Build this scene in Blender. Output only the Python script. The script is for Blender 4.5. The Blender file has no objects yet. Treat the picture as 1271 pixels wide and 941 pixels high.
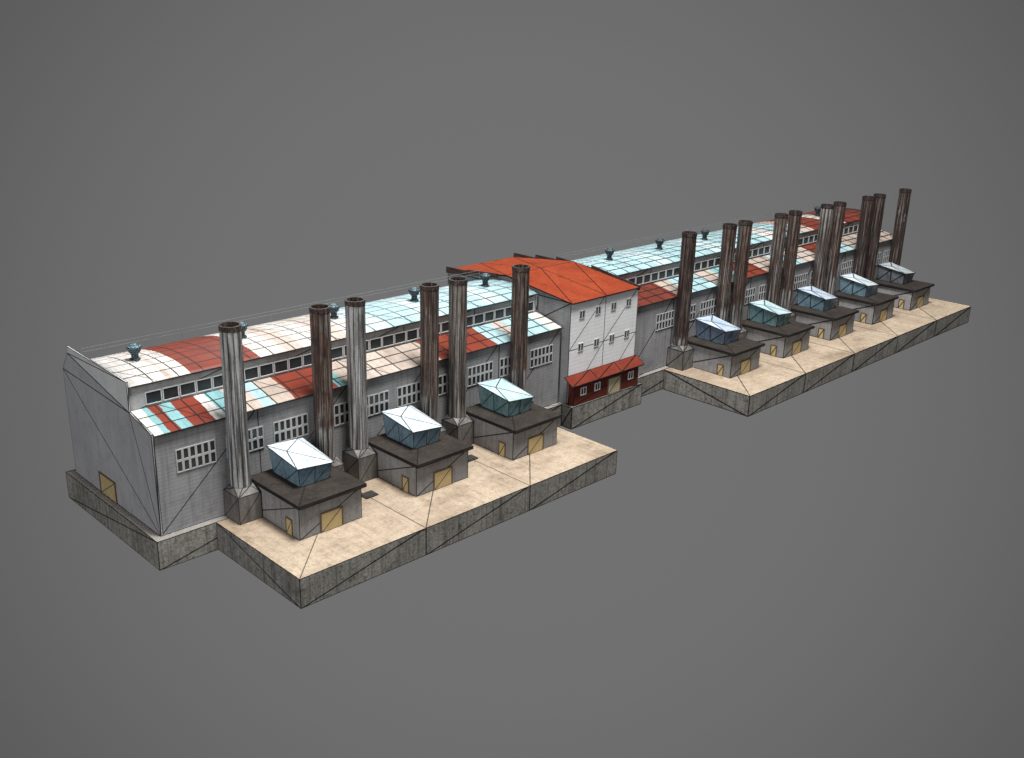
import bpy, bmesh, math, random
from mathutils import Matrix, Vector
random.seed(4)
S=bpy.context.scene; C=S.collection
# ------------------------------------------------------------------ materials
def new_mat(name):
    m=bpy.data.materials.new(name); m.use_nodes=True
    nt=m.node_tree; b=nt.nodes['Principled BSDF']; return m,nt,b
def N(nt,t,**k):
    n=nt.nodes.new(t)
    for a,v in k.items(): setattr(n,a,v)
    return n
def mixc(nt,fac,a,b,mode='MIX'):
    n=N(nt,'ShaderNodeMix',data_type='RGBA',blend_type=mode)
    for sock,v in ((n.inputs[0],fac),(n.inputs[6],a),(n.inputs[7],b)):
        if hasattr(v,'is_linked') : nt.links.new(v,sock)
        elif isinstance(v,(int,float)): sock.default_value=v
        else: sock.default_value=(*v,1)
    return n.outputs[2]
def math_(nt,op,a,b=None,c=None,clamp=False):
    n=N(nt,'ShaderNodeMath',operation=op,use_clamp=clamp)
    for i,v in enumerate((a,b,c)):
        if v is None: continue
        if hasattr(v,'is_linked'): nt.links.new(v,n.inputs[i])
        else: n.inputs[i].default_value=v
    return n.outputs[0]
def pos(nt):
    g=N(nt,'ShaderNodeNewGeometry'); sp=N(nt,'ShaderNodeSeparateXYZ'); nt.links.new(g.outputs['Position'],sp.inputs[0]); return sp.outputs
def noise(nt,scale,detail=5,rough=.6,stretch=(1,1,1)):
    g=N(nt,'ShaderNodeNewGeometry'); mp=N(nt,'ShaderNodeMapping'); mp.inputs['Scale'].default_value=stretch
    nt.links.new(g.outputs['Position'],mp.inputs['Vector'])
    n=N(nt,'ShaderNodeTexNoise'); n.inputs['Scale'].default_value=scale; n.inputs['Detail'].default_value=detail; n.inputs['Roughness'].default_value=rough
    nt.links.new(mp.outputs[0],n.inputs['Vector']); return n.outputs['Fac']
def step(nt,v,lo,hi):
    n=N(nt,'ShaderNodeMapRange'); n.inputs[1].default_value=lo; n.inputs[2].default_value=hi
    nt.links.new(v,n.inputs[0]); return n.outputs[0]
def finish(nt,b,col,wire,rough,bumpsrc=None,bump=.2,metal=0,wcol=(.007,.007,.008),wfac=.95):
    if wire:
        w=N(nt,'ShaderNodeWireframe')
        nt.links.new(math_(nt,'MULTIPLY_ADD',pos(nt)[0],wire*2.0/130.,wire*2.0),w.inputs[0])
        col=mixc(nt,math_(nt,'MULTIPLY',w.outputs[0],wfac),col,wcol)
    nt.links.new(col,b.inputs['Base Color']) if hasattr(col,'is_linked') else setattr(b.inputs['Base Color'],'default_value',(*col,1))
    b.inputs['Roughness'].default_value=rough; b.inputs['Metallic'].default_value=metal
    if bumpsrc is not None:
        bp=N(nt,'ShaderNodeBump'); bp.inputs['Strength'].default_value=bump; bp.inputs['Distance'].default_value=.08
        nt.links.new(bumpsrc,bp.inputs['Height']); nt.links.new(bp.outputs[0],b.inputs['Normal'])
def grunge(name,c1,c2,dirt,amount=.35,scale=.35,stretch=(1,1,1),wire=.09,rough=.85,lines=0,linecol=None,bump=.25,vstreak=0,metal=0,grain=0,wfac=.95,broad=0,apron=0,spec=.5):
    m,nt,b=new_mat(name)
    n1=noise(nt,scale,6,.62,stretch); n2=noise(nt,scale*6,7,.7,stretch)
    col=mixc(nt,step(nt,n1,.3,.7),c1,c2)
    f=math_(nt,'MULTIPLY',step(nt,n2,.5,.72),amount)
    col=mixc(nt,f,col,dirt)
    n3=noise(nt,scale*2.2,8,.75,stretch)
    col=mixc(nt,math_(nt,'MULTIPLY',step(nt,n3,.55,.8),amount*1.3),col,dirt)
    if broad:
        n7=noise(nt,.09,7,.68,(1,1.5,1)); col=mixc(nt,math_(nt,'MULTIPLY',step(nt,n7,.50,.68),broad),col,dirt)
        n8=noise(nt,.55,6,.8); col=mixc(nt,math_(nt,'MULTIPLY',step(nt,n8,.62,.68),broad*1.4),col,tuple(x*.5 for x in dirt))
    if apron:   # fine drag streaks, then contact shade along the halls painted into the colour
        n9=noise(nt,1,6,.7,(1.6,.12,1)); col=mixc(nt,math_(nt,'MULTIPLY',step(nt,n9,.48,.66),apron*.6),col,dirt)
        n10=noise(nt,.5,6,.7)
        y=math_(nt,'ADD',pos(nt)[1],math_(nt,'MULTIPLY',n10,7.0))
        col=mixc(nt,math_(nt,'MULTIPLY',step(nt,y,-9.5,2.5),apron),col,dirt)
    if vstreak:
        n4=noise(nt,1,4,.6,(2.2,2.2,.08))
        col=mixc(nt,math_(nt,'MULTIPLY',step(nt,n4,.48,.75),vstreak),col,dirt)
    if grain:
        n5=noise(nt,3.2,8,.8)
        col=mixc(nt,math_(nt,'MULTIPLY',step(nt,n5,.48,.62),grain),col,dirt)
        n6=noise(nt,.9,8,.8)
        col=mixc(nt,math_(nt,'MULTIPLY',step(nt,n6,.56,.66),grain*1.2),col,tuple(x*.7 for x in dirt))
    if lines:
        fr=math_(nt,'FRACT',math_(nt,'DIVIDE',pos(nt)[2],lines))
        l=math_(nt,'LESS_THAN',fr,.22)
        col=mixc(nt,math_(nt,'MULTIPLY',l,.28),col,linecol or dirt)
    b.inputs['Specular IOR Level'].default_value=spec
    finish(nt,b,col,wire,rough,n2,bump,metal,wfac=wfac); return m
def plain(name,c,rough=.6,wire=0,metal=0,var=.25):
    m,nt,b=new_mat(name); n=noise(nt,1.3,5,.6)
    col=mixc(nt,math_(nt,'MULTIPLY',n,1.0),tuple(x*(1-var) for x in c),tuple(min(1,x*(1+var)) for x in c))
    finish(nt,b,col,wire,rough,None,0,metal); return m

M={}
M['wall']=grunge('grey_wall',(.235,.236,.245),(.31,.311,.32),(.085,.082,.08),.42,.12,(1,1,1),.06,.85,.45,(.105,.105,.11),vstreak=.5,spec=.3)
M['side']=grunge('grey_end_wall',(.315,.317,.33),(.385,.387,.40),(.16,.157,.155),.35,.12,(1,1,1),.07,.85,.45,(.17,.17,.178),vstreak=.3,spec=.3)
M['gable']=grunge('white_plaster',(.46,.47,.47),(.56,.56,.56),(.25,.25,.25),.35,.4,(1,1,1),.06)
M['cler']=grunge('grey_plaster',(.33,.34,.34),(.42,.42,.42),(.15,.15,.15),.45,.4,(1,1,1),.055,vstreak=.4)
M['white']=grunge('white_facade_panel',(.68,.69,.705),(.76,.77,.78),(.42,.42,.42),.3,.25,(1,1,1),.05,.8,.6,(.44,.45,.47),vstreak=.12,wfac=.85)
M['box']=grunge('pump_house_wall',(.195,.195,.20),(.285,.285,.29),(.07,.067,.065),.45,.3,(1,1,1),.06,.85,0,None,vstreak=.45,spec=.3)
M['concrete']=grunge('weathered_concrete',(.20,.192,.172),(.345,.33,.30),(.05,.044,.037),.65,.3,(1,1,1),.075,.92,0,None,.6,vstreak=.8,grain=.65,spec=.2)
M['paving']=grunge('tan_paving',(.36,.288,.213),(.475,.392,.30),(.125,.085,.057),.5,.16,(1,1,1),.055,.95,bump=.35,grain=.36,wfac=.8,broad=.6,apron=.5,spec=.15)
M['ledge']=grunge('grey_paving',(.17,.16,.145),(.245,.23,.21),(.075,.068,.06),.5,.3,(1,1,1),.065)
M['darkroof']=grunge('tar_roof',(.016,.014,.013),(.036,.030,.026),(.085,.064,.05),.45,.5,(1,1,1),.055,.95,spec=.2)
M['lid']=grunge('white_metal_lid',(.44,.54,.60),(.66,.71,.73),(.22,.32,.39),.7,.45,(1,1,1),.055,.4,grain=.2)
M['lid_teal']=grunge('teal_metal_lid',(.28,.45,.49),(.56,.64,.66),(.17,.28,.31),.7,.45,(1,1,1),.055,.4,grain=.2)
M['lid_blue']=grunge('blue_metal_lid',(.30,.39,.51),(.55,.62,.68),(.18,.24,.34),.7,.45,(1,1,1),.055,.4,grain=.2)
M['lid_rust']=grunge('grey_blue_metal_lid',(.28,.34,.39),(.50,.54,.56),(.15,.13,.11),.65,.45,(1,1,1),.055,.45,grain=.2)
def casing(name,c1,c2,d): return grunge(name,c1,c2,d,.6,.7,(1,1,1),.05,.3,vstreak=.6,grain=.45)
M['cool_blue']=casing('steel_blue_cooler_casing',(.12,.22,.295),(.27,.39,.455),(.04,.07,.09))
M['cool_teal']=casing('teal_cooler_casing',(.12,.245,.265),(.26,.40,.41),(.04,.075,.08))
M['cool_indigo']=casing('grey_blue_cooler_casing',(.12,.18,.27),(.25,.32,.42),(.045,.06,.09))
M['cool_brown']=casing('slate_cooler_casing',(.09,.105,.13),(.21,.235,.26),(.05,.042,.036))
M['redwall']=grunge('rust_red_siding',(.11,.022,.015),(.15,.033,.022),(.05,.013,.010),.4,.4,(1,1,1),.045,.85,.5,(.05,.012,.009),spec=.2)
M['redroof']=grunge('rust_red_sheet_roof',(.125,.022,.013),(.17,.032,.018),(.06,.014,.011),.5,.3,(1,1,1),.055,.92,grain=.25,spec=.12)
M['orange']=grunge('brick_red_roof',(.215,.034,.013),(.285,.052,.020),(.09,.018,.010),.45,.15,(1,1,1),.06,.95,grain=.35,broad=.35,wfac=.9,spec=.1)
M['parapet']=grunge('dark_parapet',(.05,.022,.017),(.09,.038,.03),(.02,.014,.014),.5,.4,(1,1,1),.05)
M['door']=grunge('tan_door',(.40,.31,.14),(.47,.37,.19),(.18,.12,.055),.4,.8,(1,1,1),.05,.6)
M['frame']=plain('pale_window_frame',(.40,.40,.405),.7)
M['wframe']=plain('white_window_frame',(.50,.51,.515),.7)
M['bframe']=plain('bright_window_frame',(.68,.68,.68),.7)
M['bdoor']=grunge('beige_door',(.46,.39,.25),(.54,.46,.31),(.24,.18,.1),.35,.8,(1,1,1),.05,.6)
M['dframe']=plain('brown_door_frame',(.12,.08,.045),.7)
M['rail']=plain('steel_rail',(.16,.17,.18),.5)
M['vent']=plain('blue_vent_metal',(.06,.15,.20),.5,.05)
M['ventcap']=plain('blue_vent_cap',(.12,.25,.30),.5,.05)
M['black']=plain('dark_iron',(.022,.02,.018),.8)
def glass():
    m,nt,b=new_mat('dark_glass'); n=noise(nt,.9,3,.5)
    finish(nt,b,mixc(nt,n,(.008,.012,.014),(.04,.048,.052)),0,.22); return m
M['glass']=glass()
def rust_steel(name,lo,hi,low_steel,s1=(.055,.05,.047),s2=(.42,.405,.39),r1=(.020,.013,.011),r2=(.135,.066,.044),pale=.7,soot_=.5):
    m,nt,b=new_mat(name)
    st=noise(nt,1,7,.72,(2.2,2.2,.07)); gr=noise(nt,1.6,8,.78,(1,1,.4)); big=noise(nt,.22,4,.6,(1,1,.6)); fine=noise(nt,5,7,.8); st2=noise(nt,1.7,7,.72,(2,2,.08)); soot=noise(nt,.8,7,.75,(1,1,.22))
    steel=mixc(nt,step(nt,st,.44,.56),s1,s2)
    rust=mixc(nt,step(nt,gr,.38,.62),r1,r2)
    rust=mixc(nt,math_(nt,'MULTIPLY',step(nt,st2,.50,.58),pale),rust,(.30,.265,.24))
    f=step(nt,math_(nt,'MULTIPLY_ADD',gr,.45,math_(nt,'MULTIPLY',big,.55)),lo,hi)
    if low_steel:
        z=math_(nt,'ADD',pos(nt)[2],math_(nt,'MULTIPLY',gr,2.0))
        f=math_(nt,'MULTIPLY',f,step(nt,z,low_steel-.2,low_steel+.6))
    col=mixc(nt,f,steel,rust)
    col=mixc(nt,math_(nt,'MULTIPLY',step(nt,soot,.5,.62),soot_),col,(.022,.017,.015))
    col=mixc(nt,math_(nt,'MULTIPLY',step(nt,fine,.50,.64),.4),col,(.03,.022,.018))
    finish(nt,b,col,.036,.5,st,.4,.2,wfac=.85); return m
M['c_steel']=rust_steel('grey_chimney_steel',.68,.82,0,s1=(.10,.10,.10),s2=(.52,.52,.52),soot_=.4)
M['c_mix']=rust_steel('grey_brown_chimney_steel',.46,.62,8.0,s1=(.065,.057,.052),s2=(.36,.335,.31))
M['c_rust']=rust_steel('dark_rust_chimney_steel',.33,.47,9.0,pale=.55)
M['c_dark']=rust_steel('sooty_brown_chimney_steel',.30,.42,6.0,r1=(.015,.010,.009),r2=(.085,.042,.03),pale=.4,soot_=.65)
M['hopper']=grunge('worn_hopper_plate',(.095,.09,.086),(.21,.20,.192),(.045,.036,.03),.5,.7,(1,1,.4),.055,.65,metal=.1,vstreak=.55,grain=.35)
W=(.58,.565,.54); P=(.50,.43,.38); RD=(.185,.028,.013); CY=(.35,.53,.57); CW=(.47,.59,.62); TL=(.19,.38,.40); BG=(.42,.35,.30); DR=(.14,.024,.014)
def roofmat(name,stops,xpitch,ypitch,y0):
    m,nt,b=new_mat(name); p=pos(nt)
    wob=noise(nt,.7,6,.7,(1,.25,1))
    x=math_(nt,'DIVIDE',math_(nt,'ADD',p[0],math_(nt,'MULTIPLY_ADD',wob,1.0,-.5)),175.)
    r=N(nt,'ShaderNodeValToRGB'); cr=r.color_ramp; cr.interpolation='CONSTANT'
    cr.elements[0].position=0; cr.elements[0].color=(*stops[0][1],1)
    cr.elements[1].position=stops[1][0]/175; cr.elements[1].color=(*stops[1][1],1)
    for q,c in stops[2:]:
        e=cr.elements.new(q/175); e.color=(*c,1)
    nt.links.new(x,r.inputs[0]); col=r.outputs[0]
    fx=math_(nt,'FLOOR',math_(nt,'DIVIDE',p[0],2.03)); fy=math_(nt,'FLOOR',math_(nt,'DIVIDE',math_(nt,'SUBTRACT',p[1],y0),ypitch))
    cb=N(nt,'ShaderNodeCombineXYZ'); nt.links.new(fx,cb.inputs[0]); nt.links.new(fy,cb.inputs[1])
    wn=N(nt,'ShaderNodeTexWhiteNoise',noise_dimensions='3D'); nt.links.new(cb.outputs[0],wn.inputs[0])
    hs=N(nt,'ShaderNodeHueSaturation'); nt.links.new(math_(nt,'MULTIPLY_ADD',wn.outputs[0],.22,.86),hs.inputs['Value']); nt.links.new(col,hs.inputs['Color']); col=hs.outputs[0]
    n1=noise(nt,.5,8,.78,(1.8,.35,1)); col=mixc(nt,math_(nt,'MULTIPLY',step(nt,n1,.52,.74),.6),col,(.14,.072,.045))
    n2=noise(nt,.35,7,.7,(1.4,.4,1)); col=mixc(nt,math_(nt,'MULTIPLY',step(nt,n2,.64,.76),.15),col,(.56,.56,.55))
    n3=noise(nt,2.4,7,.75); col=mixc(nt,math_(nt,'MULTIPLY',step(nt,n3,.50,.64),.3),col,(.09,.055,.04))
    fr=math_(nt,'FRACT',math_(nt,'DIVIDE',p[0],1.015)); col=mixc(nt,math_(nt,'MULTIPLY',math_(nt,'LESS_THAN',fr,.10),.22),col,(.06,.05,.05))
    # dark seams between the sheets, lengthwise and crosswise
    wd=math_(nt,'MULTIPLY_ADD',p[0],.085/130,.085)
    def seam(v,pitch,off=0.):
        f=math_(nt,'FRACT',math_(nt,'DIVIDE',math_(nt,'SUBTRACT',v,off),pitch))
        return math_(nt,'LESS_THAN',math_(nt,'MULTIPLY',math_(nt,'ABSOLUTE',math_(nt,'SUBTRACT',f,.5)),pitch),wd)
    s=math_(nt,'MAXIMUM',seam(p[0],xpitch,xpitch/2),seam(p[1],ypitch,y0+ypitch/2))
    # a long seam running diagonally over every second bay
    dg=math_(nt,'MULTIPLY_ADD',p[1],.72,p[0])
    s=math_(nt,'MAXIMUM',s,math_(nt,'MULTIPLY',seam(dg,xpitch*4,1.0),.8))
    col=mixc(nt,math_(nt,'MULTIPLY',s,.95),col,(.008,.008,.009))
    b.inputs['Specular IOR Level'].default_value=.4
    finish(nt,b,col,0,.45,n1,.12); return m
M['uroof']=roofmat('patched_upper_roof',[(0,W),(4.2,P),(5.3,W),(7.2,RD),(15.8,W),(19.5,P),(22.5,W),(26,P),(29,W),(32,CW),(36,CY),(42,CW),(45,CY),(54,CW),(57,CY),(93,CW),(97,CY),(110,CW),(114,CY),(128,W),(133,CY),(140,P),(144,RD),(153,W),(157,RD),(166,DR)],3.045,2.0,4.85)
M['lroof']=roofmat('patched_lower_roof',[(0,W),(.9,TL),(1.9,RD),(3.3,TL),(4.2,RD),(7.0,W),(8.6,TL),(10.4,P),(13,CY),(14.5,BG),(17.6,RD),(23.4,TL),(25,BG),(29,P),(33,BG),(40.2,RD),(50.5,CY),(53.4,P),(56,CY),(61,W),(64,DR),(92,BG),(95.5,CY),(103,P),(108,TL),(112.5,RD),(119.5,BG),(126,CY),(132,P),(139,RD),(146,CY),(152,BG)],3.045,1.86,-.4)
# ------------------------------------------------------------------ mesh helpers
def quadbox(bm,x0,x1,y0,y1,z0,z1):
    v=[bm.verts.new(p) for p in ((x0,y0,z0),(x1,y0,z0),(x1,y1,z0),(x0,y1,z0),(x0,y0,z1),(x1,y0,z1),(x1,y1,z1),(x0,y1,z1))]
    for f in ((3,2,1,0),(4,5,6,7),(0,1,5,4),(1,2,6,5),(2,3,7,6),(3,0,4,7)): bm.faces.new([v[i] for i in f])
def face(bm,pts,mi=0):
    f=bm.faces.new([bm.verts.new(p) for p in pts]); f.material_index=mi; return f
def slab_x(bm,x0,x1,prof):
    """solid wall between two x planes, outline prof of (y,z)"""
    a=[bm.verts.new((x0,y,z)) for y,z in prof]; b=[bm.verts.new((x1,y,z)) for y,z in prof]
    bm.faces.new(a[::-1]); bm.faces.new(b); n=len(prof)
    for i in range(n): bm.faces.new((a[i],a[(i+1)%n],b[(i+1)%n],b[i]))
def sheet(bm,prof,xs,th):
    """solid sheet: profile of (y,z) swept through the stations xs"""
    top=[[bm.verts.new((x,y,z)) for (y,z) in prof] for x in xs]
    bot=[[bm.verts.new((x,y,z-th)) for (y,z) in prof] for x in xs]
    n=len(prof)
    for i in range(len(xs)-1):
        for j in range(n-1):
            bm.faces.new((top[i][j],top[i+1][j],top[i+1][j+1],top[i][j+1]))
            bm.faces.new((bot[i][j+1],bot[i+1][j+1],bot[i+1][j],bot[i][j]))
        bm.faces.new((bot[i][0],bot[i+1][0],top[i+1][0],top[i][0]))
        bm.faces.new((top[i][-1],top[i+1][-1],bot[i+1][-1],bot[i][-1]))
    for i in (0,-1):
        for j in range(n-1): bm.faces.new((top[i][j],top[i][j+1],bot[i][j+1],bot[i][j]))
def lathe(bm,prof,seg,cap=False,ph=0):
    rings=[]
    for r,z in prof:
        rings.append([bm.verts.new((r*math.cos(ph+2*math.pi*k/seg),r*math.sin(ph+2*math.pi*k/seg),z)) for k in range(seg)])
    for a,b in zip(rings,rings[1:]):
        for k in range(seg): bm.faces.new((a[k],a[(k+1)%seg],b[(k+1)%seg],b[k]))
    if cap: bm.faces.new(rings[-1])
    return rings
def obj(name,bm,mats,parent=None,off=(0,0,0),loc=(0,0,0),smooth=False):
    if off!=(0,0,0): bmesh.ops.translate(bm,verts=bm.verts,vec=-Vector(off))
    bmesh.ops.remove_doubles(bm,verts=bm.verts,dist=1e-4)
    bmesh.ops.recalc_face_normals(bm,faces=bm.faces)
    if smooth:
        for f in bm.faces: f.smooth=f.normal.z>.5
    me=bpy.data.meshes.new(name); bm.to_mesh(me); bm.free()
    for m in (mats if isinstance(mats,(list,tuple)) else [mats]): me.materials.append(m)
    o=bpy.data.objects.new(name,me); C.objects.link(o); o.parent=parent; o.location=loc
    return o
def inst(src,parent,loc):
    o=src.copy(); C.objects.link(o); o.parent=parent; o.location=loc
    for ch in list(src.children):
        c=ch.copy(); C.objects.link(c); c.parent=o
    return o
def thing(name,label,cat,loc,group=None):
    o=bpy.data.objects.new(name,None); C.objects.link(o); o.location=loc
    o['label']=label; o['category']=cat
    if group: o['group']=group
    return o
def bm_(): return bmesh.new()
def grid_window(parent,name,w,h,nx,nz,bar,fm,gm,loc,depth=.12,edge=None):
    """window in the plane y=0 facing -y, centred on loc"""
    edge=edge or bar
    bm=bm_(); pw=(w-2*edge-(nx-1)*bar)/nx; ph=(h-2*edge-(nz-1)*bar)/nz
    quadbox(bm,-w/2,-w/2+edge,-depth,0,-h/2,h/2); quadbox(bm,w/2-edge,w/2,-depth,0,-h/2,h/2)
    for k in range(nx-1):
        a=-w/2+edge+pw*(k+1)+bar*k; quadbox(bm,a,a+bar,-depth,0,-h/2+edge,h/2-edge)
    quadbox(bm,-w/2+edge,w/2-edge,-depth,0,h/2-edge,h/2); quadbox(bm,-w/2+edge,w/2-edge,-depth,0,-h/2,-h/2+edge)
    for k in range(nx):
        a=-w/2+edge+(pw+bar)*k
        for q in range(nz-1):
            z=-h/2+edge+ph*(q+1)+bar*q; quadbox(bm,a,a+pw,-depth+.01,0,z,z+bar)
    f=obj(name,bm,fm,parent,loc=loc)
    bm=bm_()
    for k in range(nx):
        for q in range(nz):
            a=-w/2+edge+(pw+bar)*k; z=-h/2+edge+(ph+bar)*q
            face(bm,[(a,-.03,z),(a+pw,-.03,z),(a+pw,-.03,z+ph),(a,-.03,z+ph)])
    obj('pane',bm,gm,f); return f
# ------------------------------------------------------------------ the setting: foundation and the two yards
D=22.5; HP=3.5; PF=-.96; X0,X1=64.1,79.7
def prism(name,outline,z0,z1,mats,splits=None):
    bm=bm_(); n=len(outline)
    face(bm,[(x,y,z1) for x,y in outline],0)
    face(bm,[(x,y,z0) for x,y in reversed(outline)],1)
    for i in range(n):
        a,b=outline[i],outline[(i+1)%n]
        L=math.hypot(b[0]-a[0],b[1]-a[1]); k=max(1,round(L/17))
        for j in range(k):
            p=[(a[0]+(b[0]-a[0])*t,a[1]+(b[1]-a[1])*t) for t in (j/k,(j+1)/k)]
            face(bm,[(*p[0],z0),(*p[1],z0),(*p[1],z1),(*p[0],z1)],1)
    o=obj(name,bm,mats); o['kind']='structure'; return o
prism('foundation',[(-.96,PF),(63.7,PF),(63.7,-3.0),(80.5,-3.0),(80.5,PF),(172.9,PF),(172.9,23.5),(80.5,23.5),(80.5,26.6),(63.0,26.6),(63.0,23.5),(-.96,23.5)],-HP,0,[M['ledge'],M['concrete']])
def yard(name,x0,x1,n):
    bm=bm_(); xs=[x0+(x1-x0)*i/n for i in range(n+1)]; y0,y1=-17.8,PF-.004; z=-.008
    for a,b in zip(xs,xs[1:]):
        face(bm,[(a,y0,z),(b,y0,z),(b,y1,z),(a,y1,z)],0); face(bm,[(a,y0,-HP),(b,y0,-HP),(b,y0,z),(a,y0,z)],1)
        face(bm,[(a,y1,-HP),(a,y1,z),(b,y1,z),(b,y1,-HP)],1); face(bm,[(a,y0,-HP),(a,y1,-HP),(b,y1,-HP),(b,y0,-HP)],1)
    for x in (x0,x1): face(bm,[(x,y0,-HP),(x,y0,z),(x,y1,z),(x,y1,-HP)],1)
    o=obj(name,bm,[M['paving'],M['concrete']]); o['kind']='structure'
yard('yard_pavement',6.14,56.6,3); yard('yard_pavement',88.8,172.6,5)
# ------------------------------------------------------------------ the two halls
ARC=[(4.85,16.0),(5.8,16.24),(7.0,16.44),(8.6,16.58),(10.6,16.64),(12.6,16.56),(14.6,16.35),(16.6,15.98),(18.6,15.45),(20.4,14.85),(22.8,13.75)]
def hall(label,x0,x1,wins,vents,ncl,cl0,cl1,door):
    base=((x0+x1)/2,D/2,0); r=thing('factory_hall',label,'factory hall',base)
    n=max(1,round((x1-x0)/12.2)); xs=[x0+(x1-x0)*i/n for i in range(n+1)]
    bm=bm_()
    for a,b in zip(xs,xs[1:]): face(bm,[(a,0,0),(b,0,0),(b,0,12),(a,0,12)])
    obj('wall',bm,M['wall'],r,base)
    bm=bm_()
    for a,b in zip(xs,xs[1:]): face(bm,[(b,D,0),(a,D,0),(a,D,13.5),(b,D,13.5)])
    obj('rear_wall',bm,M['wall'],r,base)
    for x,s in ((x0,1),(x1,-1)):
        xa,xb=min(x-.03*s,x+.25*s),max(x-.03*s,x+.25*s); raised=door and s==1
        bm=bm_(); slab_x(bm,xa,xb,[(-.03,-0.0),(-.03,12.05),(4.95,13.15),(20.6,16.1 if raised else 14.7),(D+.03,13.7),(D+.03,0)])
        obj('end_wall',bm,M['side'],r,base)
        bm=bm_()
        if raised: slab_x(bm,xa+.02,xb-.02,[(4.95,13.152),(4.95,16.65),(20.5,16.95),(20.6,16.102)])
        else: slab_x(bm,xa+.02,xb-.02,[(4.95,13.152),(4.95,15.98)]+[(y,z-.01) for y,z in ARC[1:-1]]+[(20.5,14.71)])
        obj('gable',bm,M['gable'],r,base)
    bm=bm_()
    xc=[x0+.26]+xs[1:-1]+[x1-.26]
    for a,b in zip(xc,xc[1:]): face(bm,[(a,5.19,12.9),(b,5.19,12.9),(b,5.19,15.95),(a,5.19,15.95)])
    obj('clerestory_wall',bm,M['cler'],r,base)
    m=max(1,round((x1-x0)/3.05)); xr=[x0+.27+(x1-x0-.54)*i/m for i in range(m+1)]
    bm=bm_(); sheet(bm,ARC,xr,.12); obj('upper_roof',bm,M['uroof'],r,base,smooth=True)
    bm=bm_(); sheet(bm,[(-.4,11.95),(2.4,12.62),(5.18,13.2)],xr,.12); obj('lower_roof',bm,M['lroof'],r,base)
    w=None
    for x in wins:
        l=(x+2.38-base[0],-.002-base[1],8.25)
        w=inst(w,r,l) if w else grid_window(r,'window',4.76,2.75,6,2,.27,M['frame'],M['glass'],l,.1,.12)
    w=None; p=(cl1-cl0)/ncl
    for i in range(ncl):
        l=(cl0+p*(i+.5)-base[0],5.188-base[1],14.2)
        w=inst(w,r,l) if w else grid_window(r,'clerestory_window',p-.12,1.5,1,1,.1,M['wframe'],M['glass'],l,.1,.1)
    v=None
    for x in vents:
        l=(x-base[0],11.6-base[1],16.55)
        if v: v=inst(v,r,l); continue
        bm=bm_(); lathe(bm,[(.62,-.15),(.62,.25),(.42,.35),(.42,.8),(.7,1.15),(.72,1.5)],10)
        v=obj('roof_vent',bm,M['vent'],r,loc=l)
        bm=bm_(); lathe(bm,[(.72,1.48),(.86,1.5),(.84,1.72),(.5,1.95)],10,True); obj('vent_cap',bm,M['ventcap'],v)
    bm=bm_(); k=round((x1-x0)/6.1)
    for i in range(k+1):
        x=x0+.5+(x1-x0-1)*i/k; quadbox(bm,x-.025,x+.025,17.4,17.45,15.6,17.35)
    for z in (16.85,17.3): quadbox(bm,x0+.5,x1-.5,17.405,17.445,z,z+.04)
    obj('roof_railing',bm,M['rail'],r,base)
    if door:
        bm=bm_(); quadbox(bm,-.08,0,-2,2,0,2.5); d=obj('door',bm,M['door'],r,loc=(x0-.033-base[0],12.9-base[1],.05))
        bm=bm_(); quadbox(bm,-.13,0,-2.2,-2,0,2.7); quadbox(bm,-.13,0,2,2.2,0,2.7); quadbox(bm,-.13,0,-2,2,2.5,2.7); obj('frame',bm,M['dframe'],d)
    return r
hall('long grey factory hall with white, red and cyan roof, nearest at the left end',0,63.95,[2.5+6.1*i for i in range(10)],[4.2+13.75*i for i in range(5)],30,2.0,63.2,True)
hall('longer grey factory hall with mostly cyan roof, to the right of the white block',79.85,172,[86.9+6.1*i for i in range(14)],[88+13.75*i for i in range(6)],44,81.2,171.2,False)
# ------------------------------------------------------------------ central block
b0=(72,12,0); blk=thing('office_block','tall white fronted block with brick red roof and red lean-to, between the two halls','building',b0)
YF,YB=-1.55,25.8
bm=bm_()
for i in range(2):
    a=X0+(X1-X0)*i/2; b=X0+(X1-X0)*(i+1)/2
    face(bm,[(a,YF,0),(b,YF,0),(b,YF,8.5),(a,YF,8.5)],0); face(bm,[(a,YF,8.5),(b,YF,8.5),(b,YF,15.8),(a,YF,15.8)],0)
for x in (X0,X1): face(bm,[(x,YF,0),(x,YF,15.8),(x,12,17.3),(x,YB,15.6),(x,YB,0)],1)
face(bm,[(X0,YB,0),(X1,YB,0),(X1,YB,15.6),(X0,YB,15.6)],1)
obj('wall',bm,[M['white'],M['wall']],blk,b0)
bm=bm_(); sheet(bm,[(YF-.4,15.85),(12,17.5),(YB+.3,15.75)],[X0-.15+(X1-X0-.2)*i/2 for i in range(3)],.14); obj('roof',bm,M['orange'],blk,b0)
def wedge(x,segs):
    bm=bm_()
    for (ya,za,yb,zb,h0,h1) in segs:
        p=[(ya,za-.5),(yb,zb-.5),(yb,zb+h1),(ya,za+h0)]
        a=[bm.verts.new((x,y,z)) for y,z in p]; b=[bm.verts.new((x+.3,y,z)) for y,z in p]
        bm.faces.new(a); bm.faces.new(b[::-1])
        for i in range(4): bm.faces.new((a[i],b[i],b[(i+1)%4],a[(i+1)%4]))
    return bm
for s in [(-1.9,15.85,8.15,17.0,.2,.5),(8.2,17.0,15.95,16.95,.12,.6),(16.0,16.95,20.75,16.35,.15,.7),(20.8,16.35,26.0,15.75,.15,.7)]:
    obj('parapet',wedge(X1-.3,[s]),M['parapet'],blk,b0)
for s in [(14.0,17.2,20.95,16.35,.12,.3),(21.0,16.35,26.0,15.75,.12,.5)]:
    obj('parapet',wedge(X0-.18,[s]),M['parapet'],blk,b0)
w=None
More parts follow.
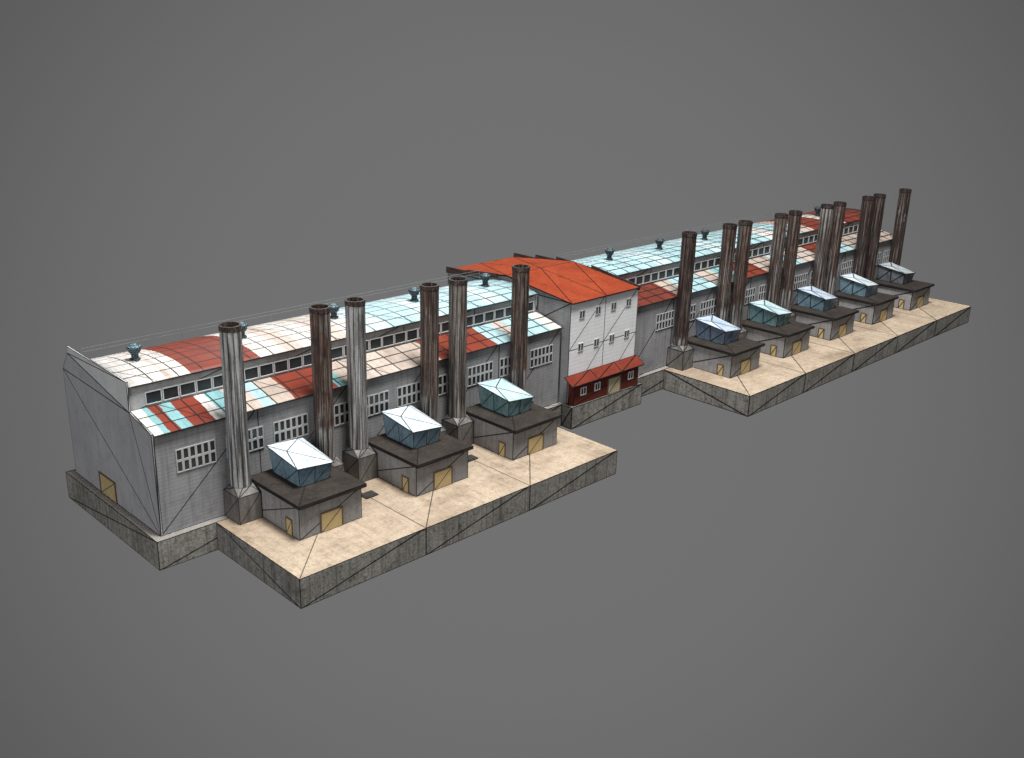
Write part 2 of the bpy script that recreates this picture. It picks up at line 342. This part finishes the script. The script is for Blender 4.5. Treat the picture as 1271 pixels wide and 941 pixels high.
for z in (13.7,8.6):
    for x in (66.6,70.2,73.8,77.4):
        l=(x-b0[0],YF-.002-b0[1],z)
        w=inst(w,blk,l) if w else grid_window(blk,'window',1.15,1.25,2,1,.2,M['frame'],M['glass'],l,.1,.08)
bm=bm_(); AR=79.5
for (p,q) in (((64.3,-2.75),(AR,-2.75)),((64.3,-1.56),(64.3,-2.75)),((AR,-2.75),(AR,-1.56))):
    zt0=3.5 if p[1]<-2 else 4.3; zt1=3.5 if q[1]<-2 else 4.3
    face(bm,[(*p,0),(*q,0),(*q,zt1),(*p,zt0)])
obj('annex_wall',bm,M['redwall'],blk,b0)
bm=bm_(); sheet(bm,[(-3.4,3.45),(-1.57,4.6)],[63.2,69,74.6,80.2],.1); obj('annex_roof',bm,M['redroof'],blk,b0)
w=None
for x in (66.4,69.6,77.6):
    l=(x-b0[0],-2.752-b0[1],2.0); w=inst(w,blk,l) if w else grid_window(blk,'annex_window',1.3,1.3,2,1,.12,M['bframe'],M['glass'],l,.08,.15)
bm=bm_(); quadbox(bm,-1.45,1.45,-.08,0,0,2.6); d=obj('door',bm,M['bdoor'],blk,loc=(73.6-b0[0],-2.752-b0[1],.02))
bm=bm_(); quadbox(bm,-1.6,-1.45,-.12,0,0,2.75); quadbox(bm,1.45,1.6,-.12,0,0,2.75); quadbox(bm,-1.45,1.45,-.12,0,2.6,2.75); obj('frame',bm,M['dframe'],d)
# ------------------------------------------------------------------ pump houses
CX=[14.95,31.4,47.7,97.7,113.9,130.2,146.5,162.8]
PH=['nearest grey pump house with white cooler lid, leftmost on the near yard',
 'middle grey pump house of the three on the near yard, with white cooler lid',
 'teal topped grey pump house on the near yard, closest to the red lean-to',
 'grey pump house with grey blue cooler, first on the far yard beside the white block',
 'grey pump house with bright teal cooler, second on the far yard from the left',
 'grey pump house with pale blue cooler, middle one of five on the far yard',
 'fourth grey pump house on the far yard from the left, white cooler lid',
 'farthest grey pump house with slate cooler, at the right end of the far yard']
CM=['cool_blue','cool_blue','cool_teal','cool_indigo','cool_teal','cool_blue','cool_blue','cool_brown']; LM=['lid','lid','lid_teal','lid_blue','lid_teal','lid_blue','lid','lid_rust']
def pump_house():
    r=thing('pump_house','','pump house',(0,0,0),'pump houses along the two yards')
    bm=bm_(); hx,y0,y1,h=4.2,-4.9,4.8,4.0
    P4=[(-hx,y0),(hx,y0),(hx,y1),(-hx,y1)]
    for i in range(4): a,b=P4[i],P4[(i+1)%4]; face(bm,[(*a,0),(*b,0),(*b,h),(*a,h)])
    obj('wall',bm,M['box'],r)
    bm=bm_(); a=[(-4.52,-5.5),(4.52,-5.5),(4.52,5.0),(-4.52,5.0)]
    r0=[bm.verts.new((*p,4.0)) for p in a]; r1=[bm.verts.new((*p,4.42)) for p in a]
    for i in range(4): bm.faces.new((r0[i],r0[(i+1)%4],r1[(i+1)%4],r1[i]))
    bm.faces.new(r0[::-1]); bm.faces.new(r1); obj('roof',bm,M['darkroof'],r)
    # cooler: panelled walls leaning out, lid of broad panels tilted towards the yard
    bm=bm_(); k=[(-1.7,-1.45),(2.2,-1.45),(2.2,4.1),(-1.7,4.1)]; k2=[(-2.05,-1.75),(2.5,-1.75),(2.5,4.35),(-2.05,4.35)]; zt=(6.85,6.35,7.35,7.7)
    for i in range(4):
        a,b,a2,b2=k[i],k[(i+1)%4],k2[i],k2[(i+1)%4]; za,zb=zt[i],zt[(i+1)%4]; n=2
        L=lambda u,v,t:u+(v-u)*t
        for j in range(n):
            s,t=j/n,(j+1)/n
            face(bm,[(L(a[0],b[0],s),L(a[1],b[1],s),4.42),(L(a[0],b[0],t),L(a[1],b[1],t),4.42),(L(a2[0],b2[0],t),L(a2[1],b2[1],t),L(za,zb,t)),(L(a2[0],b2[0],s),L(a2[1],b2[1],s),L(za,zb,s))])
    cu=obj('cooling_unit',bm,M['cool_blue'],r)
    bm=bm_(); e=[(-2.25,-1.95),(2.7,-1.95),(2.7,4.5),(-2.25,4.5)]
    r0=[bm.verts.new((*p,z-.02)) for p,z in zip(e,zt)]; v=[bm.verts.new((*p,z+.08)) for p,z in zip(e,zt)]
    for i in range(4): bm.faces.new((r0[i],r0[(i+1)%4],v[(i+1)%4],v[i]))
    bm.faces.new(r0[::-1]); a=bm.verts.new((-1.3,1.6,7.75)); b=bm.verts.new((1.3,3.3,8.05))
    bm.faces.new((v[0],v[1],a)); bm.faces.new((v[1],b,a)); bm.faces.new((v[1],v[2],b)); bm.faces.new((v[2],v[3],b)); bm.faces.new((v[3],a,b)); bm.faces.new((v[3],v[0],a))
    obj('lid',bm,M['lid'],cu)
    bm=bm_(); quadbox(bm,-1.4,1.4,-.08,0,0,2.3); d=obj('double_door',bm,M['door'],r,loc=(0,y0-.002,.0))
    bm=bm_(); quadbox(bm,-1.52,-1.4,-.12,0,0,2.42); quadbox(bm,1.4,1.52,-.12,0,0,2.42); quadbox(bm,-1.4,1.4,-.12,0,2.3,2.42); obj('frame',bm,M['dframe'],d)
    bm=bm_(); quadbox(bm,-.08,0,-.55,.55,0,1.9); d=obj('side_door',bm,M['door'],r,loc=(-hx-.002,-2.9,.0))
    bm=bm_(); quadbox(bm,-.11,0,-.65,-.55,0,2.0); quadbox(bm,-.11,0,.55,.65,0,2.0); quadbox(bm,-.11,0,-.55,.55,1.9,2.0); obj('frame',bm,M['dframe'],d)
    return r
def copy_tree(o,parent=None):
    c=o.copy(); C.objects.link(c); c.parent=parent
    for ch in list(o.children): copy_tree(ch,c)
    return c
def setmat(o,m):
    o.data=o.data.copy(); o.data.materials[0]=m
proto=pump_house(); houses=[proto]+[copy_tree(proto) for _ in CX[1:]]
for h,x,l,cm,lm in zip(houses,CX,PH,CM,LM):
    h.location=(x,-6,-.006); h['label']=l
    for ch in h.children:
        if ch.name.startswith('cooling_unit'):
            setmat(ch,M[cm])
            for g in ch.children: setmat(g,M[lm])
# ------------------------------------------------------------------ chimneys
def chimney():
    r=thing('chimney','','chimney',(0,0,0),'steel chimneys in front of the halls')
    bm=bm_(); seg=12; R=1.2
    lathe(bm,[(R,3.9),(R,22.35)],seg,ph=math.pi/12); obj('stack',bm,M['c_rust'],r)
    bm=bm_(); lathe(bm,[(R-.01,22.3),(R+.045,22.34),(R+.045,22.9),(R-.2,22.92),(R-.22,21.0)],seg,ph=math.pi/12); obj('rim',bm,M['c_dark'],r)
    bm=bm_(); q=[(-1.45,-1.8),(1.45,-1.8),(1.45,1.5),(-1.45,1.5)]
    r0=[bm.verts.new((*p,0)) for p in q]; r1=[bm.verts.new((*p,3.3)) for p in q]
    for i in range(4): bm.faces.new((r0[i],r0[(i+1)%4],r1[(i+1)%4],r1[i]))
    oc=[bm.verts.new((1.28*math.cos(math.pi/8+k*math.pi/4),1.28*math.sin(math.pi/8+k*math.pi/4),4.1)) for k in range(8)]
    side={0:(5,6),1:(7,0),2:(1,2),3:(3,4)}
    for i,(a,b) in side.items(): bm.faces.new((r1[i],r1[(i+1)%4],oc[b],oc[a]))
    for i,(a,b) in {1:(6,7),2:(0,1),3:(2,3),0:(4,5)}.items(): bm.faces.new((r1[i],oc[b],oc[a]))
    bm.faces.new(oc)
    obj('hopper',bm,M['hopper'],r); return r
HN=['nearest, white topped pump house on the near yard','middle pump house of the near yard','teal topped pump house nearest the red lean-to','grey blue topped pump house beside the white block','bright teal topped pump house on the far yard','pale blue topped pump house, middle of the far yard','fourth pump house of the far yard','farthest, slate topped pump house']
CHM=['c_steel','c_rust','c_steel','c_rust','c_mix','c_rust','c_dark','c_rust','c_rust','c_mix','c_rust','c_mix','c_rust','c_dark','c_dark','c_dark']
ADJ={'c_steel':'grey streaked steel','c_rust':'dark rusty','c_mix':'grey brown','c_dark':'dark sooty'}
pc=None; i=0
for n,x in enumerate(CX):
    for s,side in ((-1,'left'),(1,'right')):
        if pc is None: c=pc=chimney()
        else: c=copy_tree(pc)
        c.location=(x+s*5.74,-1.6,-.004); c['label']='%s chimney %s of the %s'%(ADJ[CHM[i]],side,HN[n])
        for ch in c.children:
            if ch.name.startswith('stack'): setmat(ch,M[CHM[i]])
        i+=1
# ------------------------------------------------------------------ hatches in the yards
h0=None
for x,l in zip([23.2,39.6],['dark iron hatch in the near yard right of the nearest pump house','dark iron hatch in the near yard right of the middle pump house']):
    if h0 is None:
        h0=h=thing('hatch','','hatch',(0,0,0),'iron hatches in the near yard')
        bm=bm_(); quadbox(bm,-.9,.9,-.7,.7,0,.16); obj('curb',bm,M['hopper'],h)
        bm=bm_(); quadbox(bm,-.8,.8,-.6,.6,.162,.24); obj('cover',bm,M['black'],h)
    else: h=copy_tree(h0)
    h.location=(x,-6.8,-.006); h['label']=l
# ------------------------------------------------------------------ world, lamps, camera
R=[[0.7137,-0.7,0.0248],[-0.2156,-0.2533,-0.9431],[0.6664,0.6677,-0.3317]]
w=bpy.data.worlds.new('World'); S.world=w; w.use_nodes=True; nt=w.node_tree; bg=nt.nodes['Background']
tc=N(nt,'ShaderNodeTexCoord'); dp=N(nt,'ShaderNodeVectorMath',operation='DOT_PRODUCT'); dp.inputs[1].default_value=(.6664,.6677,-.3317)
nt.links.new(tc.outputs['Generated'],dp.inputs[0])
mr=N(nt,'ShaderNodeMapRange',interpolation_type='SMOOTHSTEP'); mr.inputs[1].default_value=.79; mr.inputs[2].default_value=.99; mr.inputs[3].default_value=.092; mr.inputs[4].default_value=.166
nt.links.new(dp.outputs['Value'],mr.inputs[0])
cb=N(nt,'ShaderNodeCombineColor')
for i in range(3): nt.links.new(mr.outputs[0],cb.inputs[i])
nt.links.new(cb.outputs[0],bg.inputs[0]); bg.inputs[1].default_value=1
def area(name,loc,tgt,size,power,col=(1,1,1)):
    l=bpy.data.lights.new(name,'AREA'); l.shape='DISK'; l.size=size; l.energy=power; l.color=col
    o=bpy.data.objects.new(name,l); C.objects.link(o); o.location=loc
    o.rotation_euler=(Vector(tgt)-Vector(loc)).to_track_quat('-Z','Y').to_euler(); return o
area('key_lamp',(40,-60,265),(75,0,5),80,1.55e6,(1,.985,.96))
area('fill_lamp',(-190,-110,100),(50,0,5),100,2.5e5,(.985,.99,1))
area('sheen_lamp',(230,270,170),(70,5,10),170,1.4e5,(1,1,1))
cam=bpy.data.cameras.new('camera'); co=bpy.data.objects.new('camera',cam); C.objects.link(co)
m=Matrix(((R[0][0],-R[1][0],-R[2][0],-43.33),(R[0][1],-R[1][1],-R[2][1],-97.38),(R[0][2],-R[1][2],-R[2][2],54.43),(0,0,0,1)))
co.matrix_world=m; cam.sensor_fit='HORIZONTAL'; cam.sensor_width=36; cam.lens=36*1263.35/1271; cam.clip_start=.5; cam.clip_end=3000
S.camera=co
S.view_settings.view_transform='Standard'; S.view_settings.look='None'; S.view_settings.exposure=0
